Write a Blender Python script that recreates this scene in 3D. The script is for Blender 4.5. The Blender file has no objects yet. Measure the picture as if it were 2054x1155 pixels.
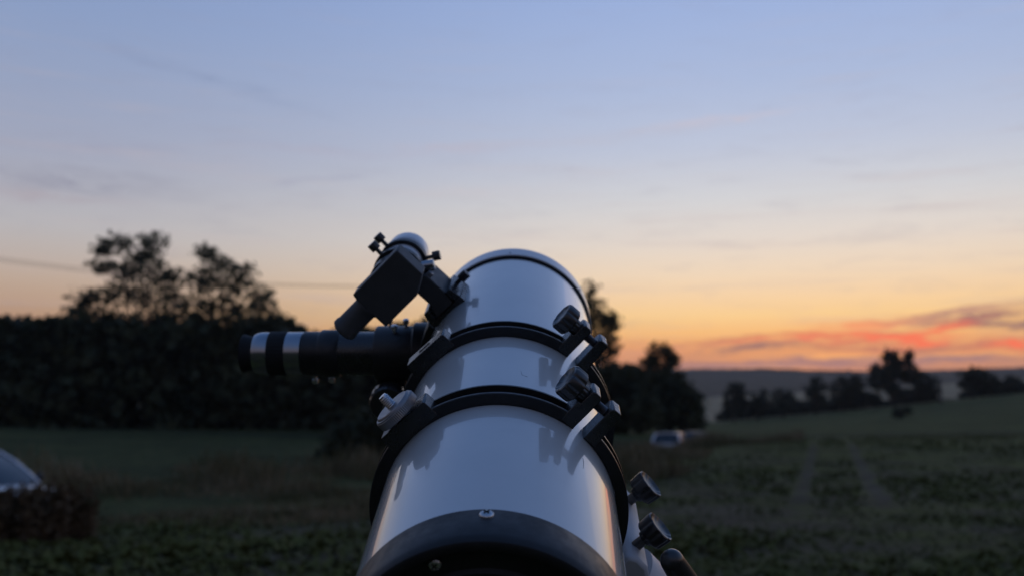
import bpy, bmesh, math, random
import numpy as np
from mathutils import Matrix, Vector
R_ = math.radians
random.seed(7)
rng = np.random.default_rng(7)
scene = bpy.context.scene
COL = scene.collection

# ------------------------------------------------------------------ camera
CAM_Z = 1.30
F_PX = 2000.0                      # focal length in photograph pixels (2054 wide)
PITCH = math.atan((850 - 577.5) / F_PX)
cam_d = bpy.data.cameras.new('camera')
cam = bpy.data.objects.new('camera', cam_d)
COL.objects.link(cam)
scene.camera = cam
cam.location = (0, 0, CAM_Z)
cam.rotation_euler = (math.pi / 2 + PITCH, 0, 0)
cam_d.sensor_width = 36
cam_d.lens = 36 * F_PX / 2054
cam_d.clip_start = 0.02
cam_d.clip_end = 9000
cam_d.dof.use_dof = True
cam_d.dof.focus_distance = 0.665
cam_d.dof.aperture_fstop = 7.4
cam_d.dof.aperture_blades = 0

CP, SP = math.cos(PITCH), math.sin(PITCH)
def px_dir(u, v):
    """world direction of a photograph pixel, forward component 1 along +Y after scaling"""
    x, yd = (u - 1027) / F_PX, (v - 577.5) / F_PX
    return np.array([x, CP + yd * SP, SP - yd * CP])
def px_at(u, v, Y):
    d = px_dir(u, v)
    return np.array([0, 0, CAM_Z]) + d * (Y / d[1])
def px_angles(u, v):
    d = px_dir(u, v); d = d / np.linalg.norm(d)
    return math.degrees(math.atan2(d[0], d[1])), math.degrees(math.asin(d[2]))

# ------------------------------------------------------------------ sky (dusk, sun just below the horizon)
SUN_AZ, SUN_EL = 17.0, 1.0
def s2l(c):
    return tuple(((v / 255) / 12.92 if v / 255 <= 0.04045 else ((v / 255 + 0.055) / 1.055) ** 2.4) for v in c) + (1.0,)
world = bpy.data.worlds.new('World')
scene.world = world
world.use_nodes = True
wt = world.node_tree
wt.nodes.clear()
class NT:
    def __init__(s, tree): s.t = tree
    def n(s, typ, **kw):
        nd = s.t.nodes.new(typ)
        for k, v in kw.items(): setattr(nd, k, v)
        return nd
    def put(s, sock, val):
        if hasattr(val, 'is_output'): s.t.links.new(val, sock)
        elif val is not None: sock.default_value = val
    def m(s, op, a, b=None, c=None, clamp=False):
        nd = s.n('ShaderNodeMath', operation=op, use_clamp=clamp)
        for i, v in enumerate((a, b, c)): s.put(nd.inputs[i], v)
        return nd.outputs[0]
    def rng(s, v, a, b, c=0.0, d=1.0, smooth=True):
        nd = s.n('ShaderNodeMapRange', interpolation_type='SMOOTHSTEP' if smooth else 'LINEAR')
        for i, q in enumerate((v, a, b, c, d)): s.put(nd.inputs[i], q)
        return nd.outputs[0]
    def mix(s, f, a, b, mode='MIX'):
        nd = s.n('ShaderNodeMix', data_type='RGBA', blend_type=mode)
        s.put(nd.inputs[0], f); s.put(nd.inputs[6], a); s.put(nd.inputs[7], b)
        return nd.outputs[2]
    def ramp(s, v, stops):
        nd = s.n('ShaderNodeValToRGB')
        e = nd.color_ramp.elements
        while len(e) < len(stops): e.new(0.5)
        for el, (p, c) in zip(e, stops): el.position = p; el.color = c
        s.put(nd.inputs[0], v)
        return nd.outputs[0]
    def comb(s, x, y, z=0.0):
        nd = s.n('ShaderNodeCombineXYZ')
        for i, q in enumerate((x, y, z)): s.put(nd.inputs[i], q)
        return nd.outputs[0]
    def noise(s, vec, scale, detail=3.0, rough=0.5, dist=0.0):
        nd = s.n('ShaderNodeTexNoise')
        s.put(nd.inputs['Vector'], vec)
        nd.inputs['Scale'].default_value = scale; nd.inputs['Detail'].default_value = detail
        nd.inputs['Roughness'].default_value = rough; nd.inputs['Distortion'].default_value = dist
        return nd.outputs['Fac']
W = NT(wt)
tc = W.n('ShaderNodeTexCoord')
sx = W.n('ShaderNodeSeparateXYZ'); wt.links.new(tc.outputs['Generated'], sx.inputs[0])
el = W.m('MULTIPLY', W.m('ARCSINE', sx.outputs[2]), 180 / math.pi)
az = W.m('MULTIPLY', W.m('ARCTAN2', sx.outputs[0], sx.outputs[1]), 180 / math.pi)
dif = W.m('ABSOLUTE', W.m('SUBTRACT', az, SUN_AZ))
dif = W.m('MINIMUM', dif, W.m('SUBTRACT', 360.0, dif))
elp = W.m('MULTIPLY', W.m('ADD', el, 10.0), 0.01, clamp=True)       # -10..90 deg -> 0..1
def E_(stops): return [((e + 10) / 100, s2l(c)) for e, c in stops]
HI = [(32, (120, 145, 192)), (45, (92, 124, 177)), (62, (76, 108, 160)), (90, (66, 93, 138))]
rampS = W.ramp(elp, E_([(-8, (60, 48, 50)), (0, (150, 100, 95)), (2.6, (188, 128, 110)), (4.0, (236, 158, 104)), (5.0, (253, 190, 118)),
    (6.0, (255, 210, 146)), (7.2, (250, 214, 170)), (8.4, (243, 218, 189)), (10.2, (230, 218, 207)), (12.5, (213, 213, 216)), (15.5, (191, 199, 219)),
    (19, (173, 188, 220)), (23.5, (157, 178, 221))] + HI))
rampL = W.ramp(elp, E_([(-8, (50, 44, 48)), (0, (120, 88, 82)), (3.0, (160, 118, 94)), (5.0, (180, 138, 108)), (6.2, (187, 155, 132)),
    (7.4, (192, 168, 150)), (8.8, (190, 177, 170)), (10.4, (185, 182, 185)), (14.2, (163, 168, 188)), (18, (150, 163, 193)),
    (21.5, (139, 158, 196)), (24, (133, 154, 196))] + HI))
rampB = W.ramp(elp, E_([(-8, (30, 32, 38)), (0, (70, 70, 80)), (5, (96, 90, 100)), (12, (114, 108, 120)), (22, (106, 112, 136)),
    (40, (86, 110, 152)), (62, (75, 104, 154)), (90, (66, 93, 138))]))
f1 = W.rng(dif, 4.0, 46.0)
f2 = W.rng(dif, 48.0, 140.0)
sky = W.mix(f2, W.mix(f1, rampS, rampL), rampB)
# soft, wind-drawn streak clouds
warp = W.noise(W.comb(W.m('MULTIPLY', az, 0.10), W.m('MULTIPLY', el, 0.5)), 1.6, 4.0, 0.6)
warp2 = W.noise(W.comb(W.m('MULTIPLY', az, 0.05), W.m('MULTIPLY', el, 0.9), 4.0), 1.5, 4.0, 0.62)
elw = W.m('ADD', el, W.m('MULTIPLY', W.m('SUBTRACT', warp, 0.5), 1.7))
azw = W.m('ADD', az, W.m('MULTIPLY', W.m('SUBTRACT', warp2, 0.5), 7.0))
thin = W.rng(warp2, 0.50, 0.78)
sky = W.mix(W.m('MULTIPLY', W.m('MULTIPLY', thin, 0.34), W.rng(el, 30.0, 8.0)), sky, s2l((196, 178, 178)))
wisp = W.noise(W.comb(W.m('MULTIPLY', azw, 0.12), W.m('MULTIPLY', elw, 0.8), 11.0), 1.8, 4.0, 0.66)
sky = W.mix(W.m('MULTIPLY', W.rng(wisp, 0.50, 0.74), W.rng(el, 34.0, 10.0, 0.0, 0.16)), sky, s2l((150, 146, 164)))
MV, RD, OR, GM, LG = (158, 112, 108), (255, 118, 84), (246, 170, 108), (146, 110, 110), (146, 148, 168)
streaks = [  # photograph x, y, half length, half thickness (px), tilt (dy/dx), colour, strength
    (1273, 700, 110, 16, 0.0, (222, 154, 118), .7), (1420, 690, 120, 10, -0.03, (214, 140, 108), .6), (1800, 640, 120, 10, -0.06, (224, 142, 112), .6), (1930, 625, 130, 9, -0.08, (190, 140, 124), .6), (1840, 700, 200, 8, 0.0, (206, 120, 98), .7), (1590, 728, 420, 11, 0.0, (168, 122, 122), .8),
    (1910, 722, 120, 10, 0.02, (160, 120, 124), .8), (1500, 702, 130, 8, -0.03, MV, .75),
    (1700, 680, 130, 14, 0.0, (192, 112, 96), .7), (1520, 682, 90, 7, 0.02, (198, 122, 100), .75),
    (1940, 690, 140, 10, 0.0, MV, .75), (1900, 648, 150, 9, -0.12, (176, 120, 108), .7),
    (1990, 640, 90, 11, 0.10, GM, .85), (2060, 655, 90, 12, 0.12, GM, .7),
    (1655, 713, 170, 6, 0.0, OR, .8), (1985, 709, 110, 6, 0.04, OR, .7), (1985, 671, 90, 6, 0.02, (240, 182, 124), .7),
    (1776, 676, 120, 12, 0.05, RD, .95), (1590, 684, 110, 8, 0.0, (246, 122, 94), .85), (1870, 657, 75, 7, -0.14, RD, .9),
    (2035, 690, 80, 9, 0.0, RD, .9), (1720, 648, 90, 10, 0.0, (250, 160, 110), .7),
    (120, 366, 190, 24, 0.02, (148, 148, 166), .45), (90, 396, 150, 10, 0.02, (174, 162, 170), .35), (230, 352, 90, 10, 0.0, (148, 148, 166), .3), (420, 162, 190, 11, 0.2, (132, 145, 178), .28),
    (628, 362, 75, 7, -0.2, (158, 160, 182), .4), (640, 298, 150, 8, 0.0, (168, 170, 192), .35), (240, 298, 120, 7, -0.1, (158, 160, 182), .3),
    (900, 300, 260, 9, -0.08, (186, 182, 198), .3), (1470, 238, 150, 7, -0.08, (206, 192, 200), .35), (950, 385, 180, 9, -0.06, (202, 196, 202), .3),
]
cvec = W.comb(azw, elw)
brk = W.noise(W.comb(W.m('MULTIPLY', azw, 0.30), W.m('MULTIPLY', elw, 2.3), 7.0), 1.5, 4.0, 0.66)
brk = W.rng(brk, 0.36, 0.60, 0.22, 1.35)
for (u, v, hl, ht, tilt, c, st) in streaks:
    a0, e0 = px_angles(u, v)
    k = 180 / math.pi / F_PX * 1.9
    mp = W.n('ShaderNodeMapping', vector_type='TEXTURE')
    wt.links.new(cvec, mp.inputs[0])
    mp.inputs['Location'].default_value = (a0, e0, 0)
    mp.inputs['Rotation'].default_value = (0, 0, -math.atan(tilt))
    mp.inputs['Scale'].default_value = (hl * k, ht * k, 1)
    gr = W.n('ShaderNodeTexGradient', gradient_type='QUADRATIC_SPHERE'); wt.links.new(mp.outputs[0], gr.inputs[0])
    sky = W.mix(W.m('MULTIPLY', W.m('MULTIPLY', gr.outputs['Fac'], st * 1.65), brk, clamp=True), sky, s2l(c))
nish = W.n('ShaderNodeTexSky', sky_type='NISHITA', sun_disc=False)
nish.sun_elevation = R_(SUN_EL); nish.sun_rotation = R_(SUN_AZ)
nish.altitude = 300
bg1 = W.n('ShaderNodeBackground'); wt.links.new(sky, bg1.inputs[0]); bg1.inputs[1].default_value = 1.0
bg2 = W.n('ShaderNodeBackground'); wt.links.new(nish.outputs[0], bg2.inputs[0]); bg2.inputs[1].default_value = 0.004
ad = W.n('ShaderNodeAddShader'); wt.links.new(bg1.outputs[0], ad.inputs[0]); wt.links.new(bg2.outputs[0], ad.inputs[1])
world.cycles.sampling_method = 'MANUAL'; world.cycles.sample_map_resolution = 512
wo = W.n('ShaderNodeOutputWorld'); wt.links.new(ad.outputs[0], wo.inputs[0])

# ------------------------------------------------------------------ the afterglow as one weak, wide, warm sun
sun_d = bpy.data.lights.new('sun', 'SUN')
sun_d.energy = 0.06; sun_d.angle = R_(40); sun_d.color = (1.0, 0.62, 0.36)
sun = bpy.data.objects.new('sun', sun_d); COL.objects.link(sun)
sun.rotation_euler = (R_(90 - 4), 0, R_(180 - SUN_AZ))
sun.location = (0, 0, 30)

scene.view_settings.view_transform = 'Standard'
scene.view_settings.look = 'None'
scene.view_settings.exposure = 0
scene.view_settings.gamma = 1
scene.cycles.use_denoising = True
scene.cycles.max_bounces = 6
scene.cycles.transparent_max_bounces = 8

# ------------------------------------------------------------------ helpers
def tag(o, label=None, cat=None, group=None, kind=None):
    if label: o['label'] = label
    if cat: o['category'] = cat
    if group: o['group'] = group
    if kind: o['kind'] = kind
    return o
def empty(name, loc=(0, 0, 0), rz=0.0):
    o = bpy.data.objects.new(name, None); COL.objects.link(o)
    o.location = loc; o.rotation_euler = (0, 0, rz); o.empty_display_size = 0.05
    return o
def mesh_obj(name, verts, faces, mat, parent=None, smooth=None):
    me = bpy.data.meshes.new(name)
    me.from_pydata([tuple(map(float, v)) for v in verts], [], faces)
    me.validate()
    return link(name, me, mat, parent, smooth)
def link(name, me, mat, parent=None, smooth=None, bevel=0):
    me.materials.append(mat)
    o = bpy.data.objects.new(name, me); COL.objects.link(o)
    if parent: o.parent = parent
    if smooth is not None:
        me.shade_smooth(); me.set_sharp_from_angle(angle=R_(smooth))
    if bevel:
        b = o.modifiers.new('bevel', 'BEVEL'); b.width = bevel; b.segments = 2; b.limit_method = 'ANGLE'; b.angle_limit = R_(35)
        b.harden_normals = False
    return o
def bm_obj(name, bm, mat, parent=None, smooth=35, bevel=0):
    bmesh.ops.recalc_face_normals(bm, faces=bm.faces)
    me = bpy.data.meshes.new(name); bm.to_mesh(me); bm.free()
    return link(name, me, mat, parent, smooth, bevel)

def quads_obj(name, V, mat, parent=None):
    """V: (n,4,3) array of loose quads"""
    n = len(V)
    me = bpy.data.meshes.new(name)
    me.vertices.add(n * 4); me.vertices.foreach_set('co', np.ascontiguousarray(V, dtype=np.float32).ravel())
    me.loops.add(n * 4); me.loops.foreach_set('vertex_index', np.arange(n * 4, dtype=np.int32))
    me.polygons.add(n); me.polygons.foreach_set('loop_start', np.arange(0, n * 4, 4, dtype=np.int32))
    me.polygons.foreach_set('loop_total', np.full(n, 4, dtype=np.int32))
    me.update(); me.validate()
    return link(name, me, mat, parent)

# ------------------------------------------------------------------ materials
def pbr(name, base, rough=0.5, metal=0.0, spec=0.5, coat=0.0, coat_rough=0.03, ior=1.5, var=0.0, vscale=30.0, bump=0.0, bscale=200.0, rvar=0.0, base2=None, transl=None):
    m = bpy.data.materials.new(name); m.use_nodes = True
    t = m.node_tree; p = t.nodes['Principled BSDF']; N = NT(t)
    b = tuple(base) + (1.0,) if len(base) == 3 else base
    p.inputs['Roughness'].default_value = rough; p.inputs['Metallic'].default_value = metal
    p.inputs['Specular IOR Level'].default_value = spec; p.inputs['IOR'].default_value = ior
    p.inputs['Coat Weight'].default_value = coat; p.inputs['Coat Roughness'].default_value = coat_rough
    co = t.nodes.new('ShaderNodeTexCoord').outputs['Object']
    if var or base2:
        f = N.noise(co, vscale, 4.0, 0.6)
        f = N.rng(f, 0.32, 0.68)
        b2 = tuple(base2) + (1.0,) if base2 else tuple(min(1, c * (1 + var)) for c in b[:3]) + (1.0,)
        b1 = b if base2 else tuple(c * (1 - var) for c in b[:3]) + (1.0,)
        t.links.new(N.mix(f, b1, b2), p.inputs['Base Color'])
    else:
        p.inputs['Base Color'].default_value = b
    if rvar:
        f = N.noise(co, vscale * 2.3, 5.0, 0.65)
        t.links.new(N.rng(f, 0.3, 0.7, max(0.0, rough - rvar), rough + rvar), p.inputs['Roughness'])
    if bump:
        bn = t.nodes.new('ShaderNodeBump'); bn.inputs['Strength'].default_value = bump; bn.inputs['Distance'].default_value = 0.0006
        t.links.new(N.noise(co, bscale, 3.0, 0.6), bn.inputs['Height'])
        t.links.new(bn.outputs[0], p.inputs['Normal'])
    if transl:
        tr = t.nodes.new('ShaderNodeBsdfTranslucent'); tr.inputs[0].default_value = tuple(transl) + (1.0,)
        a = t.nodes.new('ShaderNodeAddShader'); t.links.new(p.outputs[0], a.inputs[0]); t.links.new(tr.outputs[0], a.inputs[1])
        t.links.new(a.outputs[0], t.nodes['Material Output'].inputs[0])
    return m
M = {}
M['tube'] = pbr('white_gloss_paint', (0.58, 0.61, 0.61), rough=0.25, spec=0.5, coat=1.0, coat_rough=0.012, var=0.03, vscale=14)
_t = M['tube'].node_tree; _N = NT(_t); _co = _t.nodes.new('ShaderNodeTexCoord').outputs['Object']
_t.links.new(_N.rng(_N.noise(_co, 26.0, 6.0, 0.7), 0.42, 0.75, 0.008, 0.07), _t.nodes['Principled BSDF'].inputs['Coat Roughness'])
M['rim'] = pbr('white_rim_paint', (0.52, 0.53, 0.55), rough=0.3, coat=0.5, coat_rough=0.1, var=0.03, vscale=20)
M['cell'] = pbr('black_cell_plastic', (0.016, 0.017, 0.019), rough=0.46, spec=0.36, var=0.15, vscale=60, rvar=0.06, bump=0.12, bscale=900)
M['black'] = pbr('black_anodised_metal', (0.012, 0.012, 0.014), rough=0.38, spec=0.5, var=0.2, vscale=80, rvar=0.08, bump=0.1, bscale=1500)
M['satin'] = pbr('black_satin_metal', (0.014, 0.0145, 0.016), rough=0.26, spec=0.8, var=0.15, vscale=60, rvar=0.05)
M['knob'] = pbr('black_knob_plastic', (0.020, 0.020, 0.022), rough=0.3, spec=0.6, coat=0.25, coat_rough=.15, var=0.1, vscale=90, rvar=0.03)
M['seal'] = pbr('matt_black_seal', (0.006, 0.006, 0.007), rough=0.9, spec=0.05)
M['matt'] = pbr('matt_black_paint', (0.048, 0.050, 0.053), rough=0.55, spec=0.5, var=0.08, vscale=70, rvar=0.05)
M['rubber'] = pbr('black_rubber', (0.014, 0.014, 0.015), rough=0.7, spec=0.3, var=0.2, vscale=90)
M['steel'] = pbr('brushed_steel', (0.60, 0.60, 0.61), rough=0.28, metal=1.0, var=0.08, vscale=120, rvar=0.08)
M['bolt'] = pbr('dull_bolt_steel', (0.16, 0.16, 0.165), rough=0.38, metal=0.9, var=0.1, vscale=200)
M['alu'] = pbr('matt_aluminium', (0.27, 0.27, 0.28), rough=0.42, metal=0.8, var=0.08, vscale=150, rvar=0.1)
M['chrome'] = pbr('satin_chrome', (0.38, 0.40, 0.43), rough=0.22, metal=1.0, rvar=0.05, vscale=60)
M['mount'] = pbr('white_mount_casting', (0.52, 0.53, 0.55), rough=0.42, spec=0.5, var=0.04, vscale=30, bump=0.25, bscale=700)
M['glass'] = pbr('dark_lens_glass', (0.01, 0.012, 0.016), rough=0.03, spec=0.6)
M['mirror'] = pbr('mirror_glass', (0.8, 0.8, 0.82), rough=0.02, metal=1.0)
M['leafA'] = pbr('dark_tree_foliage', (0.030, 0.042, 0.022), rough=0.7, spec=0.2, base2=(0.055, 0.07, 0.032), vscale=0.6)
M['leafB'] = pbr('hedge_foliage', (0.026, 0.034, 0.020), rough=0.75, spec=0.2, base2=(0.070, 0.078, 0.038), vscale=0.35)
M['leafC'] = pbr('distant_foliage', (0.036, 0.044, 0.032), rough=0.8, spec=0.1, base2=(0.05, 0.058, 0.04), vscale=0.3)
M['bark'] = pbr('grey_bark', (0.05, 0.042, 0.034), rough=0.9, spec=0.1, var=0.4, vscale=6)
M['birch'] = pbr('pale_birch_bark', (0.16, 0.155, 0.15), rough=0.8, spec=0.2, base2=(0.08, 0.075, 0.07), vscale=3)
M['crop'] = pbr('beet_leaf', (0.088, 0.098, 0.026), rough=0.7, spec=0.05, base2=(0.122, 0.122, 0.040), vscale=2.5)
M['weed'] = pbr('dry_verge_grass', (0.085, 0.085, 0.036), rough=0.8, spec=0.1, base2=(0.250, 0.195, 0.115), vscale=0.5)
M['dock'] = pbr('brown_dock_stalk', (0.085, 0.060, 0.032), rough=0.8, spec=0.05, base2=(0.150, 0.102, 0.062), vscale=3)
M['barkp'] = pbr('pale_grey_bark', (0.085, 0.08, 0.075), rough=0.9, spec=0.1, var=0.3, vscale=4)
M['wood'] = pbr('weathered_pole_wood', (0.10, 0.088, 0.075), rough=0.9, spec=0.1, var=0.25, vscale=5)
M['wire'] = pbr('grey_wire', (0.10, 0.10, 0.10), rough=0.6, metal=0.3)
M['carw'] = pbr('white_car_paint', (0.62, 0.63, 0.65), rough=0.25, coat=1.0, var=0.02, vscale=3)
M['card'] = pbr('dark_car_paint', (0.03, 0.032, 0.036), rough=0.45, coat=0.2, coat_rough=.2, var=0.05, vscale=3)
M['carglass'] = pbr('car_glass', (0.02, 0.026, 0.032), rough=0.04, spec=0.6)
M['cartrim'] = pbr('car_trim_plastic', (0.02, 0.02, 0.021), rough=0.6)
M['lamp'] = pbr('headlamp_lens', (0.45, 0.46, 0.48), rough=0.1, coat=1.0)
M['taillamp'] = pbr('tail_lamp_lens', (0.3, 0.02, 0.015), rough=0.15, coat=1.0)

# ------------------------------------------------------------------ terrain
LANE_Y = np.array([-60, 6, 13, 16, 27, 42, 50, 55, 75, 110.0])
LANE_X = np.array([-160, -30, -14, -9.0, -2.6, 1.4, 6.6, 8.6, 14, 21.0])
def sstep(a, b, x):
    t = np.clip((x - a) / (b - a), 0, 1); return t * t * (3 - 2 * t)
A_ = np.array([-0.6, -0.1, 0.16, 0.21, 0.336, 0.51, 0.9])
ROW = {70: np.array([862, 862, 876, 877, 873, 868, 862.]), 170: np.array([845, 845, 852, 848, 826, 790, 775.]),
       360: np.array([812, 812, 806, 803, 786, 764, 755.]), 900: np.array([745, 745, 742, 741, 746, 738, 735.])}
def height(x, y):
    x = np.asarray(x, float); y = np.asarray(y, float)
    xl = np.interp(y, LANE_Y, LANE_X)
    sd = (xl - x) * 0.82
    near = -0.20 * sstep(-16, -5, sd) * sstep(0, 6, y + 4)
    right = 0.65 * sstep(18, 45, y) * sstep(-2.4, -6.5, sd)
    lane = -0.58 + 0.050 * np.maximum(sd - 2.5, 0)
    lane = np.minimum(lane, 2.2)
    w = sstep(-4.2, -1.6, sd)
    zn = (near + right) * (1 - w) + lane * w
    rho = np.hypot(x, y)
    yy = np.maximum(y, 1.0)
    a = np.clip(x / yy, -0.6, 0.9)
    ly = np.log(np.clip(yy, 70, 900)); k = sorted(ROW)
    rows = [np.interp(a, A_, ROW[q]) for q in k]; lk = np.log(np.array(k, float))
    row = rows[0] * 0
    for i in range(3):
        t = np.clip((ly - lk[i]) / (lk[i + 1] - lk[i]), 0, 1)
        m = (ly >= lk[i]) & (ly <= lk[i + 1]) if i == 0 else (ly > lk[i]) & (ly <= lk[i + 1])
        row = np.where(m, rows[i] * (1 - t) + rows[i + 1] * t, row)
    zf = CAM_Z + (850 - row) * np.clip(yy, 70, 900) / F_PX
    wob = 0.8 * np.sin(x * 0.021 + 1) * np.sin(y * 0.013) * sstep(200, 500, yy)
    zf = zf + wob
    wf = sstep(58, 82, y) 
    z = zn * (1 - wf) + zf * wf
    back = sstep(150, 900, rho) * 30 * sstep(0.5, 0.1, y / np.maximum(rho, 1))
    return np.where(y > 0, z * sstep(0.0, 0.35, y / np.maximum(rho, .1)) + back * (1 - wf), zn * 0.3 * sstep(-40, 0, y) + back)
def H(x, y): return float(height(np.array([x]), np.array([y]))[0])

radii = np.concatenate([[0.0], np.geomspace(1.2, 2600, 140)])
azs = np.concatenate([np.linspace(-40, 40, 161), np.linspace(45, 315, 60)])
azs = np.radians(azs)
gx = radii[1:, None] * np.sin(azs)[None]; gy = radii[1:, None] * np.cos(azs)[None]
gz = height(gx, gy)
na, nr = len(azs), len(radii) - 1
gv = np.concatenate([[[0, 0, H(0, 0)]], np.stack([gx, gy, gz], -1).reshape(-1, 3)])
gf = [(0, 1 + j, 1 + (j + 1) % na) for j in range(na)]
for i in range(nr - 1):
    b0, b1 = 1 + i * na, 1 + (i + 1) * na
    gf += [(b0 + j, b1 + j, b1 + (j + 1) % na, b0 + (j + 1) % na) for j in range(na)]
gm = bpy.data.materials.new('field_ground'); gm.use_nodes = True
G = NT(gm.node_tree); gp = gm.node_tree.nodes['Principled BSDF']; gp.inputs['Roughness'].default_value = 0.95; gp.inputs['Specular IOR Level'].default_value = 0.1
geo = G.n('ShaderNodeNewGeometry'); gs = G.n('ShaderNodeSeparateXYZ'); gm.node_tree.links.new(geo.outputs['Position'], gs.inputs[0])
PX, PY = gs.outputs[0], gs.outputs[1]
pos = geo.outputs['Position']
n1 = G.noise(pos, 0.45, 6.0, 0.65); n2 = G.noise(pos, 3.5, 5.0, 0.7); n3 = G.noise(pos, 0.02, 3.0, 0.5)
green = G.mix(G.rng(n1, 0.35, 0.65), (0.076, 0.092, 0.020, 1), (0.112, 0.120, 0.034, 1))
soil = G.mix(G.rng(n2, 0.35, 0.65), (0.085, 0.072, 0.044, 1), (0.140, 0.116, 0.074, 1))
nearcol = G.mix(G.rng(G.m('ADD', G.m('MULTIPLY', n1, 0.6), G.m('MULTIPLY', n2, 0.4)), 0.44, 0.58), soil, green)
nearcol = G.mix(G.m('MULTIPLY', G.rng(PY, 14.0, 45.0), 0.75), nearcol, green)
for (xa, ya, xb, yb) in ((4.75, 17, 12.3, 41), (6.25, 17, 13.8, 41)):          # wheel tracks pressed into the crop
    L = math.hypot(xb - xa, yb - ya); nx, ny = (yb - ya) / L, -(xb - xa) / L
    dd = G.m('ABSOLUTE', G.m('ADD', G.m('ADD', G.m('MULTIPLY', PX, nx), G.m('MULTIPLY', PY, ny)), G.m('ADD', -(xa * nx + ya * ny), G.m('MULTIPLY', G.m('SUBTRACT', n1, 0.5), 0.5))))
    nearcol = G.mix(G.m('MULTIPLY', G.rng(dd, 0.22, 0.06), G.m('MULTIPLY', G.m('MULTIPLY', G.rng(PY, 50.0, 36.0), G.rng(PY, 15.0, 21.0)), 0.55)), nearcol, (0.095, 0.080, 0.068, 1))
leftm = G.rng(G.m('SUBTRACT', PX, G.m('SUBTRACT', G.m('MULTIPLY', PY, 0.36), 13.8)), 0.5, -1.5)
nearcol = G.mix(leftm, nearcol, G.mix(G.rng(n2, 0.35, 0.65), (0.046, 0.058, 0.016, 1), (0.084, 0.084, 0.030, 1)))
# patchwork of far fields: meadow, stubble, plough
az_g = G.m('DIVIDE', PX, G.m('MAXIMUM', PY, 1.0))
straw = (0.36, 0.28, 0.165, 1); meadow = (0.080, 0.090, 0.028, 1); plough = (0.120, 0.096, 0.070, 1); hillc = (0.125, 0.100, 0.068, 1)
far = G.mix(G.rng(PY, 168.0, 190.0), meadow, straw)
far = G.mix(G.rng(G.m('ADD', PY, G.m('MULTIPLY', n3, 120.0)), 440.0, 470.0), far, hillc)
far = G.mix(G.rng(G.m('ADD', PY, G.m('MULTIPLY', az_g, -200.0)), 640.0, 650.0), far, plough)
colr = G.mix(G.rng(PY, 66.0, 72.0), nearcol, far)
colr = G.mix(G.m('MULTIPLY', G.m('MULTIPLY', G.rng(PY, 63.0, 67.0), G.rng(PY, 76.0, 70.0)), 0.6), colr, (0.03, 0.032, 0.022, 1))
n4 = G.noise(pos, 0.16, 5.0, 0.65); n5 = G.noise(pos, 1.3, 6.0, 0.75)
gv_ = G.m('MULTIPLY', G.rng(n4, 0.3, 0.7, 0.72, 1.22), G.rng(n5, 0.3, 0.7, 0.70, 1.28))
mulc = G.n('ShaderNodeCombineColor')
for q in range(3): gm.node_tree.links.new(gv_, mulc.inputs[q])
colr = G.mix(1.0, colr, mulc.outputs[0], 'MULTIPLY')
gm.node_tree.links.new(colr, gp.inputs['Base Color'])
gb = G.n('ShaderNodeBump'); gb.inputs['Strength'].default_value = 1.0; gb.inputs['Distance'].default_value = 0.2
gm.node_tree.links.new(n2, gb.inputs['Height']); gm.node_tree.links.new(gb.outputs[0], gp.inputs['Normal'])
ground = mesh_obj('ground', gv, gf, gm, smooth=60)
tag(ground, kind='structure')

# ------------------------------------------------------------------ foliage builders
def leaf_quads(C, size, flat=0.0, aspect=0.6):
    """random oriented small quads centred on C (n,3)"""
    n = len(C)
    a = rng.normal(size=(n, 3)); a /= np.linalg.norm(a, axis=1)[:, None]
    b = rng.normal(size=(n, 3)); b -= a * (a * b).sum(1)[:, None]; b /= np.linalg.norm(b, axis=1)[:, None]
    s = size * rng.uniform(0.55, 1.35, (n, 1))
    a = a * s; b = b * s * aspect
    return np.stack([C - a, C - b * .9, C + a, C + b * .9], 1)      # pointed leaf shape
def tube_mesh(paths, sides=6):
    V, F = [], []
    for pts, rad in paths:
        base = len(V)
        for i, p in enumerate(pts):
            p = np.array(p); q = np.array(pts[min(i + 1, len(pts) - 1)]) - np.array(pts[max(i - 1, 0)])
            q = q / (np.linalg.norm(q) + 1e-9)
            u = np.cross(q, [0.3, 0.9, 0.1]); u /= np.linalg.norm(u); w = np.cross(q, u)
            for k in range(sides):
                t = 2 * math.pi * k / sides
                V.append(p + rad[i] * (u * math.cos(t) + w * math.sin(t)))
        for i in range(len(pts) - 1):
            for k in range(sides):
                F.append((base + i * sides + k, base + i * sides + (k + 1) % sides, base + (i + 1) * sides + (k + 1) % sides, base + (i + 1) * sides + k))
        F.append(tuple(base + k for k in range(sides))[::-1]); F.append(tuple(base + (len(pts) - 1) * sides + k for k in range(sides)))
    return V, F
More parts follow.
